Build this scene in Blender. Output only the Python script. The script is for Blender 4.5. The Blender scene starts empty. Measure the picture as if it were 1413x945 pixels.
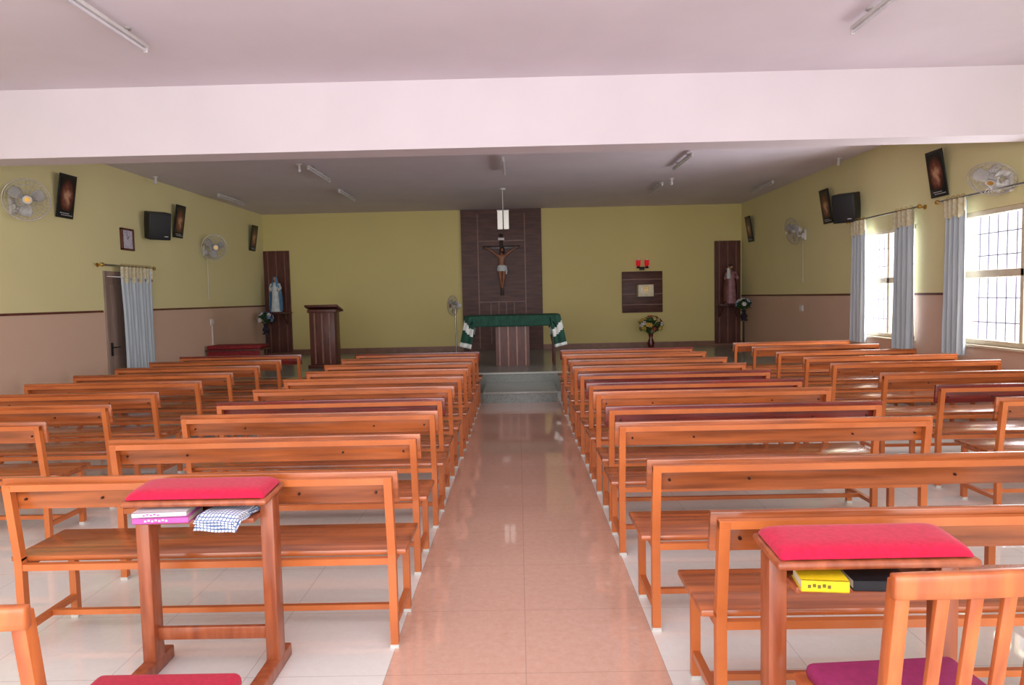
import bpy, bmesh, math, random
from mathutils import Vector, Matrix, Euler
random.seed(3)
SC = bpy.context.scene
COL = SC.collection
try:
    SC.view_settings.view_transform = 'Standard'
except Exception:
    pass

# ---------------------------------------------------------------- materials
def lin(c):
    o = []
    for v in c:
        v = v / 255.0
        o.append(v / 12.92 if v <= 0.04045 else ((v + 0.055) / 1.055) ** 2.4)
    return (o[0], o[1], o[2], 1.0)

MATS = {}
def pmat(name, c1, c2=None, scale=(1, 1, 1), ns=6.0, rough=0.5, metal=0.0, bump=0.0,
         coat=0.0, rnd=0.0, emit=None, es=0.0, lo=0.35, hi=0.65, detail=4.0, spec=0.5, sheen=0.0):
    if name in MATS:
        return MATS[name]
    m = bpy.data.materials.new(name)
    m.use_nodes = True
    nt = m.node_tree
    N, L = nt.nodes, nt.links
    b = N['Principled BSDF']
    if c2 is None:
        c2 = tuple(max(0, v * 0.95) for v in c1)
    tc = N.new('ShaderNodeTexCoord')
    mp = N.new('ShaderNodeMapping')
    mp.inputs['Scale'].default_value = scale
    L.new(tc.outputs['Object'], mp.inputs['Vector'])
    vec = mp.outputs[0]
    oi = N.new('ShaderNodeObjectInfo')
    if rnd > 0:
        ad = N.new('ShaderNodeVectorMath'); ad.operation = 'ADD'
        ml = N.new('ShaderNodeMath'); ml.operation = 'MULTIPLY'; ml.inputs[1].default_value = 37.0
        L.new(oi.outputs['Random'], ml.inputs[0])
        L.new(vec, ad.inputs[0]); L.new(ml.outputs[0], ad.inputs[1])
        vec = ad.outputs[0]
    nz = N.new('ShaderNodeTexNoise')
    nz.inputs['Scale'].default_value = ns
    nz.inputs['Detail'].default_value = detail
    L.new(vec, nz.inputs['Vector'])
    cr = N.new('ShaderNodeValToRGB')
    cr.color_ramp.elements[0].position = lo
    cr.color_ramp.elements[1].position = hi
    cr.color_ramp.elements[0].color = lin(c2)
    cr.color_ramp.elements[1].color = lin(c1)
    L.new(nz.outputs[0], cr.inputs[0])
    out = cr.outputs[0]
    if rnd > 0:
        hs = N.new('ShaderNodeHueSaturation')
        mr = N.new('ShaderNodeMapRange')
        mr.inputs[3].default_value = 1 - rnd; mr.inputs[4].default_value = 1 + rnd
        L.new(oi.outputs['Random'], mr.inputs[0])
        L.new(mr.outputs[0], hs.inputs['Value'])
        L.new(out, hs.inputs['Color'])
        out = hs.outputs[0]
    L.new(out, b.inputs['Base Color'])
    b.inputs['Roughness'].default_value = rough
    b.inputs['Metallic'].default_value = metal
    b.inputs['Coat Weight'].default_value = coat
    b.inputs['Coat Roughness'].default_value = 0.15
    b.inputs['Specular IOR Level'].default_value = spec
    if sheen:
        b.inputs['Sheen Weight'].default_value = sheen
    if bump:
        bp = N.new('ShaderNodeBump'); bp.inputs['Strength'].default_value = bump
        bp.inputs['Distance'].default_value = 0.01
        L.new(nz.outputs[0], bp.inputs['Height']); L.new(bp.outputs[0], b.inputs['Normal'])
    if emit:
        b.inputs['Emission Color'].default_value = lin(emit)
        b.inputs['Emission Strength'].default_value = es
    MATS[name] = m
    return m

def wallmat(name, up, low, h):
    m = bpy.data.materials.new(name); m.use_nodes = True
    N, L = m.node_tree.nodes, m.node_tree.links
    b = N['Principled BSDF']
    tc = N.new('ShaderNodeTexCoord'); sp = N.new('ShaderNodeSeparateXYZ')
    L.new(tc.outputs['Object'], sp.inputs[0])
    gt = N.new('ShaderNodeMath'); gt.operation = 'GREATER_THAN'; gt.inputs[1].default_value = h
    L.new(sp.outputs['Z'], gt.inputs[0])
    mx = N.new('ShaderNodeMix'); mx.data_type = 'RGBA'
    mx.inputs[6].default_value = lin(low); mx.inputs[7].default_value = lin(up)
    L.new(gt.outputs[0], mx.inputs[0])
    nz = N.new('ShaderNodeTexNoise'); nz.inputs['Scale'].default_value = 1.3; nz.inputs['Detail'].default_value = 5
    L.new(tc.outputs['Object'], nz.inputs['Vector'])
    mr = N.new('ShaderNodeMapRange'); mr.inputs[3].default_value = 0.95; mr.inputs[4].default_value = 1.03
    L.new(nz.outputs[0], mr.inputs[0])
    hs = N.new('ShaderNodeHueSaturation'); L.new(mr.outputs[0], hs.inputs['Value']); L.new(mx.outputs[2], hs.inputs['Color'])
    L.new(hs.outputs[0], b.inputs['Base Color'])
    b.inputs['Roughness'].default_value = 0.62
    return m

def floormat():
    m = bpy.data.materials.new('polished_tiles'); m.use_nodes = True
    N, L = m.node_tree.nodes, m.node_tree.links
    b = N['Principled BSDF']
    tc = N.new('ShaderNodeTexCoord'); sp = N.new('ShaderNodeSeparateXYZ')
    L.new(tc.outputs['Object'], sp.inputs[0])
    def math_(op, a, v=None, bb=None):
        n = N.new('ShaderNodeMath'); n.operation = op
        if isinstance(a, (int, float)): n.inputs[0].default_value = a
        else: L.new(a, n.inputs[0])
        if bb is not None: L.new(bb, n.inputs[1])
        elif v is not None: n.inputs[1].default_value = v
        return n.outputs[0]
    ax = math_('ABSOLUTE', sp.outputs['X'])
    aisle = math_('LESS_THAN', ax, 0.6)
    def joint(o, off, w):
        a = math_('ADD', o, off + 60.0)
        d = math_('DIVIDE', a, 0.6)
        f = math_('FRACT', d)
        s = math_('SUBTRACT', f, 0.5)
        s = math_('ABSOLUTE', s)
        return math_('GREATER_THAN', s, 0.5 - w)
    jx = joint(sp.outputs['X'], 0.0, 0.003)
    jy = joint(sp.outputs['Y'], 0.13, 0.003)
    j = math_('MAXIMUM', jx, bb=jy)
    nz = N.new('ShaderNodeTexNoise'); nz.inputs['Scale'].default_value = 26; nz.inputs['Detail'].default_value = 10
    nz.inputs['Roughness'].default_value = 0.8
    L.new(tc.outputs['Object'], nz.inputs['Vector'])
    def ramp(c1, c2):
        r = N.new('ShaderNodeValToRGB'); r.color_ramp.elements[0].position = .35; r.color_ramp.elements[1].position = .65
        r.color_ramp.elements[0].color = lin(c1); r.color_ramp.elements[1].color = lin(c2)
        L.new(nz.outputs[0], r.inputs[0]); return r.outputs[0]
    white = ramp((226, 227, 221), (234, 235, 230))
    pink = ramp((208, 166, 145), (218, 180, 160))
    mx = N.new('ShaderNodeMix'); mx.data_type = 'RGBA'
    L.new(aisle, mx.inputs[0]); L.new(white, mx.inputs[6]); L.new(pink, mx.inputs[7])
    mj = N.new('ShaderNodeMix'); mj.data_type = 'RGBA'
    jf = math_('MULTIPLY', j, 0.40)
    L.new(jf, mj.inputs[0]); L.new(mx.outputs[2], mj.inputs[6]); mj.inputs[7].default_value = lin((130, 105, 92))
    L.new(mj.outputs[2], b.inputs['Base Color'])
    b.inputs['Roughness'].default_value = 0.03
    b.inputs['IOR'].default_value = 1.6
    b.inputs['Specular IOR Level'].default_value = 0.65
    return m

def checkmat():
    m = bpy.data.materials.new('checked_cotton'); m.use_nodes = True
    N, L = m.node_tree.nodes, m.node_tree.links
    b = N['Principled BSDF']
    tc = N.new('ShaderNodeTexCoord')
    w1 = N.new('ShaderNodeTexWave'); w1.bands_direction = 'X'; w1.inputs['Scale'].default_value = 20
    w2 = N.new('ShaderNodeTexWave'); w2.bands_direction = 'Y'; w2.inputs['Scale'].default_value = 20
    L.new(tc.outputs['Object'], w1.inputs[0]); L.new(tc.outputs['Object'], w2.inputs[0])
    mn = N.new('ShaderNodeMath'); mn.operation = 'MINIMUM'
    L.new(w1.outputs['Fac'], mn.inputs[0]); L.new(w2.outputs['Fac'], mn.inputs[1])
    r = N.new('ShaderNodeValToRGB'); r.color_ramp.interpolation = 'CONSTANT'
    r.color_ramp.elements[0].color = lin((70, 100, 150)); r.color_ramp.elements[1].color = lin((218, 222, 230))
    r.color_ramp.elements[1].position = 0.14
    L.new(mn.outputs[0], r.inputs[0]); L.new(r.outputs[0], b.inputs['Base Color'])
    b.inputs['Roughness'].default_value = 0.9
    return m

def posterpic():
    m = bpy.data.materials.new('dark_devotional_print'); m.use_nodes = True
    N, L = m.node_tree.nodes, m.node_tree.links
    b = N['Principled BSDF']
    tc = N.new('ShaderNodeTexCoord')
    mp = N.new('ShaderNodeMapping'); mp.inputs['Scale'].default_value = (1, 6.5, 4.2)
    L.new(tc.outputs['Object'], mp.inputs[0])
    gr = N.new('ShaderNodeTexGradient'); gr.gradient_type = 'SPHERICAL'; L.new(mp.outputs[0], gr.inputs[0])
    nz = N.new('ShaderNodeTexNoise'); nz.inputs['Scale'].default_value = 14; nz.inputs['Detail'].default_value = 6
    L.new(tc.outputs['Object'], nz.inputs[0])
    ml = N.new('ShaderNodeMath'); ml.operation = 'MULTIPLY'
    L.new(gr.outputs['Fac'], ml.inputs[0]); L.new(nz.outputs[0], ml.inputs[1])
    r = N.new('ShaderNodeValToRGB')
    e = r.color_ramp.elements
    e[0].color = lin((20, 14, 16)); e[0].position = 0.02
    e[1].color = lin((196, 150, 120)); e[1].position = 0.42
    x = e.new(0.16); x.color = lin((100, 44, 40))
    x = e.new(0.28); x.color = lin((140, 92, 74))
    L.new(ml.outputs[0], r.inputs[0]); L.new(r.outputs[0], b.inputs['Base Color'])
    b.inputs['Roughness'].default_value = 0.35
    return m

M_wall = wallmat('side_wall_paint', (226, 216, 162), (214, 180, 158), 1.52)
M_wallf = wallmat('altar_wall_paint', (214, 199, 132), (190, 150, 120), 0.46)
M_ceil = pmat('ceiling_paint', (224, 214, 225), (219, 209, 220), ns=1.5, rough=0.7)
M_ceil2 = pmat('beam_paint', (217, 207, 214), (213, 203, 210), ns=1.5, rough=0.6)
M_floor = floormat()
M_dado = pmat('dado_line', (110, 55, 42), (90, 45, 35), rough=0.5)
M_skirt = pmat('skirting_tile', (140, 100, 78), (124, 86, 68), rough=0.4)
M_wood = pmat('varnished_bench_wood', (180, 98, 50), (104, 52, 26), scale=(0.45, 6, 6), ns=4, rough=0.24, coat=0.4, rnd=0.16, detail=9, bump=0.03, lo=.25, hi=.66)
M_woodred = pmat('maroon_bench_wood', (128, 42, 34), (90, 28, 26), scale=(0.6, 7, 7), ns=5, rough=0.25, coat=0.4, rnd=0.1)
M_frame = pmat('painted_tube_frame', (196, 110, 56), (180, 96, 46), ns=4, rough=0.36, coat=0.1, rnd=0.06)
M_bolt = pmat('bolt_head', (60, 30, 22), rough=0.4, metal=0.5)
M_cap = pmat('rubber_foot', (205, 203, 196), rough=0.6)
M_kwood = pmat('kneeler_wood', (168, 92, 56), (136, 68, 40), scale=(5, 5, 0.7), ns=5, rough=0.32, coat=0.2, rnd=0.06, detail=7)
M_cwood = pmat('chair_wood', (194, 106, 52), (162, 80, 38), scale=(5, 5, 0.7), ns=5, rough=0.3, coat=0.2, rnd=0.04, detail=7)
M_red = pmat('crimson_velvet', (192, 28, 66), (178, 24, 58), ns=60, rough=0.9, bump=0.1, spec=.2, sheen=.15)
M_purple = pmat('magenta_cushion', (146, 36, 92), (134, 30, 82), ns=40, rough=0.7, bump=0.1)
M_dark = pmat('dark_walnut_panel', (96, 60, 50), (74, 44, 38), scale=(0.8, 1, 5), ns=3, rough=0.45, spec=.35)
M_darkv = pmat('dark_walnut_vertical', (100, 54, 44), (74, 38, 32), scale=(9, 4, 0.8), ns=4, rough=0.4, spec=.4)
M_strip = pmat('light_inlay_strip', (164, 118, 98), (144, 100, 82), ns=8, rough=0.4)
M_stripd = pmat('brown_inlay_strip', (132, 88, 74), (112, 72, 60), ns=8, rough=0.4)
M_black = pmat('black_plastic', (24, 24, 27), (16, 16, 18), ns=30, rough=0.5)
M_grille = pmat('speaker_grille', (34, 34, 38), (12, 12, 14), ns=160, rough=0.6)
M_white = pmat('white_enamel', (210, 206, 206), (200, 196, 196), rough=0.35)
M_fan = pmat('fan_plastic', (208, 204, 200), (194, 190, 186), rough=0.35)
M_blade = pmat('fan_blade', (170, 167, 164), (154, 151, 148), rough=0.35)
M_wire = pmat('chromed_wire', (176, 172, 170), (152, 148, 146), rough=0.3, metal=0.3)
M_steel = pmat('steel', (180, 180, 182), (150, 150, 152), rough=0.25, metal=0.9)
M_brass = pmat('brass', (200, 160, 80), (170, 130, 60), rough=0.3, metal=0.8)
M_curt = pmat('pale_blue_curtain', (188, 197, 203), (172, 181, 189), scale=(1, 12, 0.3), ns=6, rough=0.85)
M_curth = pmat('cream_gold_valance', (204, 198, 172), (188, 172, 134), ns=26, rough=0.8)
M_wframe = pmat('cream_window_frame', (216, 202, 174), (202, 186, 158), rough=0.45)
M_bar = pmat('grille_bar', (100, 94, 118), (88, 82, 106), rough=0.5)
M_door = pmat('grey_brown_door', (150, 128, 116), (134, 112, 100), scale=(8, 8, .6), ns=5, rough=0.45)
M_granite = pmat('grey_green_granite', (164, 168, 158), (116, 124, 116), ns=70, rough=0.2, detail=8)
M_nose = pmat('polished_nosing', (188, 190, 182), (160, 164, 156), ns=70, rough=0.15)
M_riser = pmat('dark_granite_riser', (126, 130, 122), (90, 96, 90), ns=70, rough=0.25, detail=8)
M_green = pmat('green_altar_cloth', (12, 76, 58), (7, 58, 44), ns=12, rough=0.75)
M_wcloth = pmat('white_cloth_band', (222, 226, 222), (204, 210, 206), ns=12, rough=0.8)
M_stone = pmat('altar_stone', (120, 140, 134), (90, 110, 104), ns=30, rough=0.3)
M_skin = pmat('painted_plaster_skin', (196, 146, 116), (176, 126, 100), ns=12, rough=0.45)
M_bronze = pmat('painted_corpus', (158, 104, 78), (132, 84, 62), ns=12, rough=0.45)
M_hair = pmat('painted_hair', (62, 38, 26), (42, 26, 18), ns=40, rough=0.6)
M_robeW = pmat('white_robe', (210, 216, 218), (180, 192, 198), ns=10, rough=0.5)
M_robeB = pmat('blue_mantle', (84, 140, 176), (60, 110, 156), ns=10, rough=0.5)
M_robeBr = pmat('brown_robe', (118, 62, 52), (88, 42, 38), ns=10, rough=0.5)
M_robeV = pmat('mauve_pink_tunic', (166, 120, 124), (136, 88, 100), ns=10, rough=0.5)
M_leaf = pmat('leaf_green', (58, 92, 42), (34, 62, 28), ns=20, rough=0.6)
M_fblue = pmat('blue_petals', (96, 130, 180), (70, 100, 156), ns=20, rough=0.6)
M_fwhite = pmat('white_petals', (226, 228, 232), (200, 204, 214), ns=20, rough=0.6)
M_fyel = pmat('yellow_petals', (214, 182, 90), (194, 152, 58), ns=20, rough=0.6)
M_fred = pmat('red_petals', (166, 40, 46), (130, 26, 34), ns=20, rough=0.6)
M_vase = pmat('maroon_glazed_vase', (104, 28, 34), (80, 20, 26), ns=10, rough=0.2)
M_vaseb = pmat('dark_vase', (50, 48, 62), (36, 34, 46), ns=10, rough=0.25)
M_redlamp = pmat('red_lamp_glass', (204, 26, 48), (186, 14, 36), rough=0.2, emit=(255, 30, 50), es=0.25)
M_tab = pmat('cream_metal_tabernacle', (240, 230, 200), (222, 210, 176), ns=12, rough=0.35)
M_tube = pmat('tube_glass', (214, 210, 218), (204, 200, 210), rough=0.3)
M_lampw = pmat('opal_lamp', (240, 238, 230), rough=0.4, emit=(255, 250, 240), es=0.22)
M_paper = pmat('book_pages', (228, 222, 206), (206, 198, 178), scale=(1, 1, 90), ns=4, rough=0.9)
M_bwhite = pmat('white_book_cover', (222, 216, 220), (210, 202, 208), ns=16, rough=0.4)
M_bpink = pmat('magenta_book_cover', (196, 90, 172), (186, 80, 160), ns=16, rough=0.4)
M_byel = pmat('yellow_book_cover', (234, 208, 34), (226, 198, 24), ns=16, rough=0.45)
M_bblk = pmat('black_book_cover', (26, 28, 34), (18, 20, 24), ns=16, rough=0.4)
M_ink = pmat('dark_print', (110, 100, 30), rough=0.6)
M_inkw = pmat('pale_print', (200, 196, 200), rough=0.6)
M_clockf = pmat('clock_face', (206, 200, 214), (196, 190, 206), rough=0.4)
M_sw = pmat('switch_plate', (224, 214, 206), (214, 204, 196), rough=0.4)
M_cross = pmat('cross_wood', (56, 30, 24), (40, 22, 18), scale=(4, 4, .8), ns=8, rough=.35)
M_check = checkmat()
M_pic = posterpic()

# ---------------------------------------------------------------- builders
class B:
    def __init__(s):
        s.bm = bmesh.new()
    def _fin(s, vs, M, m):
        bmesh.ops.transform(s.bm, matrix=M, verts=vs)
        fs = set(f for v in vs for f in v.link_faces)
        for f in fs: f.material_index = m
        return fs
    def box(s, c, d, m=0, rot=None, bev=0.0, seg=2):
        r = bmesh.ops.create_cube(s.bm, size=1.0)
        R = rot.to_matrix().to_4x4() if isinstance(rot, Euler) else (rot.to_4x4() if rot is not None else Matrix())
        M = Matrix.Translation(Vector(c)) @ R @ Matrix.Diagonal((d[0], d[1], d[2], 1))
        fs = s._fin(r['verts'], M, m)
        if bev:
            es = list(set(e for f in fs for e in f.edges))
            bmesh.ops.bevel(s.bm, geom=es, offset=bev, segments=seg, affect='EDGES', profile=0.5, material=-1)
        return s
    def seg(s, p1, p2, w, h=None, m=0, bev=0.0):
        h = h or w
        p1, p2 = Vector(p1), Vector(p2)
        d = p2 - p1
        z = d.normalized(); x = Vector((1, 0, 0))
        if abs(z.dot(x)) > 0.95: x = Vector((0, 1, 0))
        y = z.cross(x).normalized(); x = y.cross(z).normalized()
        R = Matrix((x, y, z)).transposed()
        return s.box((p1 + p2) / 2, (w, h, d.length), m, R, bev)
    def cyl(s, p1, p2, r, m=0, seg=12, r2=None, caps=True):
        p1, p2 = Vector(p1), Vector(p2)
        d = p2 - p1
        o = bmesh.ops.create_cone(s.bm, cap_ends=caps, segments=seg, radius1=r, radius2=r if r2 is None else r2, depth=d.length)
        R = d.to_track_quat('Z', 'Y').to_matrix().to_4x4()
        s._fin(o['verts'], Matrix.Translation((p1 + p2) / 2) @ R, m)
        return s
    def ball(s, c, r, m=0, u=12, v=8, rot=None):
        if isinstance(r, (int, float)): r = (r, r, r)
        o = bmesh.ops.create_uvsphere(s.bm, u_segments=u, v_segments=v, radius=1.0)
        R = rot.to_matrix().to_4x4() if rot else Matrix()
        s._fin(o['verts'], Matrix.Translation(Vector(c)) @ R @ Matrix.Diagonal((r[0], r[1], r[2], 1)), m)
        return s
    def torus(s, c, R, r, axis='Z', m=0, seg=36, ts=6):
        rings = []
        for i in range(seg):
            a = 2 * math.pi * i / seg
            ring = []
            for j in range(ts):
                b = 2 * math.pi * j / ts
                rr = R + r * math.cos(b); h = r * math.sin(b)
                x, y = rr * math.cos(a), rr * math.sin(a)
                p = {'Z': (x, y, h), 'X': (h, x, y), 'Y': (x, h, y)}[axis]
                ring.append(s.bm.verts.new(Vector(c) + Vector(p)))
            rings.append(ring)
        for i in range(seg):
            for j in range(ts):
                f = s.bm.faces.new((rings[i][j], rings[(i + 1) % seg][j], rings[(i + 1) % seg][(j + 1) % ts], rings[i][(j + 1) % ts]))
                f.material_index = m
        return s
    def loft(s, rings, m=0, n=28, folds=0, caps=True):
        vs = []
        for (z, cx, cy, rx, ry, fa) in rings:
            row = []
            for i in range(n):
                a = 2 * math.pi * i / n
                k = 1 + fa * math.sin(a * folds + z * 3)
                row.append(s.bm.verts.new((cx + rx * k * math.cos(a), cy + ry * k * math.sin(a), z)))
            vs.append(row)
        for k in range(len(vs) - 1):
            for i in range(n):
                f = s.bm.faces.new((vs[k][i], vs[k][(i + 1) % n], vs[k + 1][(i + 1) % n], vs[k + 1][i]))
                f.material_index = m
        if caps:
            s.bm.faces.new(list(reversed(vs[0]))).material_index = m
            s.bm.faces.new(vs[-1]).material_index = m
        return s
    def grid(s, fn, nu, nv, m=0):
        vs = [[s.bm.verts.new(fn(i / nu, j / nv)) for j in range(nv + 1)] for i in range(nu + 1)]
        for i in range(nu):
            for j in range(nv):
                f = s.bm.faces.new((vs[i][j], vs[i + 1][j], vs[i + 1][j + 1], vs[i][j + 1]))
                f.material_index = m(i / nu, j / nv) if callable(m) else m
        return s
    def mesh(s, name, mats, smooth=True, ang=35):
        bmesh.ops.recalc_face_normals(s.bm, faces=s.bm.faces)
        me = bpy.data.meshes.new(name)
        s.bm.to_mesh(me); s.bm.free()
        for m in mats: me.materials.append(m)
        if smooth:
            me.shade_smooth()
            me.set_sharp_from_angle(angle=math.radians(ang))
        return me

KIDS = {}
def part(name, me, parent=None, loc=(0, 0, 0), rot=(0, 0, 0), label=None):
    if isinstance(me, tuple):
        b, mats = me[0], me[1]
        me = b.mesh(name, mats, ang=me[2] if len(me) > 2 else 35)
    o = bpy.data.objects.new(name, me)
    COL.objects.link(o)
    o.location = loc; o.rotation_euler = rot
    if parent:
        o.parent = parent
        KIDS.setdefault(parent.name, []).append(o)
    if label: o['label'] = label
    return o

def root(name, label, category, loc=(0, 0, 0), rot=(0, 0, 0), group=None):
    o = bpy.data.objects.new(name, None)
    COL.objects.link(o)
    o.empty_display_size = 0.1
    o.location = loc; o.rotation_euler = rot
    o['label'] = label; o['category'] = category
    if group: o['group'] = group
    return o

def single(name, me, label, category, loc=(0, 0, 0), rot=(0, 0, 0), group=None):
    o = part(name, me, None, loc, rot)
    o['label'] = label; o['category'] = category
    if group: o['group'] = group
    return o

def dup(src, loc=None, rot=None, label=None, parent=None):
    n = src.copy()
    COL.objects.link(n)
    if parent: n.parent = parent; KIDS.setdefault(parent.name, []).append(n)
    if loc is not None: n.location = loc
    if rot is not None: n.rotation_euler = rot
    if label: n['label'] = label
    for k in list(KIDS.get(src.name, [])):
        dup(k, parent=n)
    return n

def structure(name, me):
    o = part(name, me); o['kind'] = 'structure'
    return o

# ---------------------------------------------------------------- room
XL, XR, YB, YF, H = -6.09, 5.35, -3.0, 16.75, 3.70
T = 0.2
def wall_with_holes(x0, x1, holes):
    b = B(); xc = (x0 + x1) / 2; w = abs(x1 - x0)
    y = YB
    for (a, c, z0, z1) in sorted(holes):
        b.box((xc, (y + a) / 2, H / 2), (w, a - y, H))
        if z0 > 0: b.box((xc, (a + c) / 2, z0 / 2), (w, c - a, z0))
        b.box((xc, (a + c) / 2, (z1 + H) / 2), (w, c - a, H - z1))
        y = c
    b.box((xc, (y + YF + T) / 2, H / 2), (w, YF + T - y, H))
    return b
W1 = (9.45, 10.95, 0.90, 2.46)
W2 = (6.50, 8.50, 0.93, 2.48)
W3 = (2.0, 4.2, 0.93, 2.48)  # unseen nearer window, added to let more light in
structure('wall_left', (wall_with_holes(XL - T, XL, [(10.20, 11.22, 0.0, 2.12)]), [M_wall]))
structure('wall_right', (wall_with_holes(XR, XR + T, [W1, W2, W3]), [M_wall]))
structure('wall_front', (B().box(((XL + XR) / 2, YF + T / 2, H / 2), (XR - XL - 0.001, T, H)), [M_wallf]))
structure('floor', (B().box(((XL + XR) / 2, (YB + YF) / 2, -0.1), (XR - XL + 2 * T, YF - YB + 2 * T, 0.2)), [M_floor]))
structure('ceiling', (B().box(((XL + XR) / 2, (YB + YF) / 2, H + 0.1), (XR - XL + 2 * T, YF - YB + 2 * T, 0.2)), [M_ceil]))
structure('trim_1', (B().box(((XL + XR) / 2, 6.99, (3.05 + H) / 2), (XR - XL, 0.34, H - 3.05)), [M_ceil2]))
structure('trim_2', (B().box((XL + 0.006, (YB + 10.15) / 2, 1.525), (0.012, 10.15 - YB, 0.03)), [M_dado]))
structure('trim_3', (B().box((XL + 0.006, (11.27 + YF) / 2, 1.525), (0.012, YF - 11.27, 0.03)), [M_dado]))
b = B()
ys = [YB, W3[0], W3[1], W2[0], W2[1], W1[0], W1[1], YF]
for i in range(0, 8, 2):
    b.box((XR - 0.006, (ys[i] + ys[i + 1]) / 2, 1.525), (0.012, ys[i + 1] - ys[i], 0.03))
structure('trim_4', (b, [M_dado]))

def window(name, w, nm):
    y0, y1, z0, z1 = w
    b = B(); x = XR + 0.06; f = 0.06
    yc, zc = (y0 + y1) / 2, (z0 + z1) / 2
    for yy in (y0 + f / 2, y1 - f / 2):
        b.box((x, yy, zc), (0.08, f, z1 - z0), 0, bev=0.006)
    for zz in (z0 + f / 2, z1 - f / 2):
        b.box((x, yc, zz), (0.08, y1 - y0, f), 0, bev=0.006)
    zt = z0 + (z1 - z0) * 0.53
    b.box((x, yc, zt), (0.06, y1 - y0, 0.085), 0, bev=0.006)
    for i in range(1, nm):
        yy = y0 + (y1 - y0) * i / nm
        b.box((x, yy, zc), (0.06, 0.055, z1 - z0), 0, bev=0.006)
    b.box((XR - 0.015, yc, z0 - 0.015), (0.08, y1 - y0 + 0.06, 0.03), 0, bev=0.006)
    n = int((y1 - y0) / 0.15)
    for i in range(1, n):
        yy = y0 + (y1 - y0) * i / n
        b.cyl((x + 0.075, yy, z0 + .02), (x + 0.075, yy, z1 - .02), 0.007, 1, 6)
    for k in (1, 2.1, 4, 5):
        zz = z0 + (z1 - z0) * k / 6
        b.cyl((x + 0.075, y0 + .02, zz), (x + 0.075, y1 - .02, zz), 0.006, 1, 6)
    structure(name, (b, [M_wframe, M_bar]))
window('window_1', W1, 2); window('window_2', W2, 2); window('added_window_3', W3, 2)

# door (left wall)
b = B()
b.box((XL - 0.08, 10.24, 1.06), (0.2, 0.07, 2.12), 0, bev=.005)
b.box((XL - 0.08, 11.18, 1.06), (0.2, 0.07, 2.12), 0, bev=.005)
b.box((XL - 0.08, 10.71, 2.085), (0.2, 0.87, 0.07), 0, bev=.005)
dr = structure('door_1', (b, [M_door]))
b = B()
b.box((XL - 0.05, 10.71, 1.02), (0.04, 0.86, 2.04), 0, bev=.004)
for zc, hh in ((0.5, 0.7), (1.45, 0.95)):
    b.box((XL - 0.026, 10.71, zc), (0.012, 0.6, hh), 0, bev=.004)
part('door_leaf', (b, [M_door]), dr)
b = B()
b.box((XL - 0.02, 10.37, 0.95), (0.015, 0.045, 0.2), 0, bev=.004)
b.cyl((XL - 0.02, 10.37, 0.98), (XL + 0.045, 10.37, 0.98), 0.009)
b.cyl((XL + 0.04, 10.37, 0.98), (XL + 0.04, 10.48, 0.98), 0.009)
part('door_handle', (b, [M_black]), dr, label='black lever door handle')

# ---------------------------------------------------------------- altar platform
PZ = 0.34
PF = 11.70
rt = root('altar_platform', 'raised grey-green polished granite platform at the altar wall', 'platform', (0, PF, 0))
part('platform_slab', (B().box(((XL + XR) / 2, (YF - PF) / 2, PZ / 2), (XR - XL - 0.01, YF - PF - 0.005, PZ), 0), [M_granite]), rt)
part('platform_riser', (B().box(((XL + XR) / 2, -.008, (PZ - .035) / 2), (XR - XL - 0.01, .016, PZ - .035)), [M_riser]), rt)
part('nosing', (B().box(((XL + XR) / 2, -.012, PZ - .0195), (XR - XL - 0.01, .03, .035), 0, bev=.01), [M_nose]), rt)
part('step', (B().box((0, -0.61, 0.0855), (1.13, 1.16, 0.171), 0), [M_granite]), rt)
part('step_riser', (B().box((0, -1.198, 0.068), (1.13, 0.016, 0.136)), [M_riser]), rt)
part('nosing', (B().box((0, -1.202, 0.152), (1.135, 0.03, 0.034), 0, bev=.01), [M_nose]), rt)
structure('baseboard_front', (B().box(((XL + XR) / 2, YF - 0.008, PZ + 0.055), (XR - XL, 0.016, 0.11)), [M_skirt]))

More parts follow.
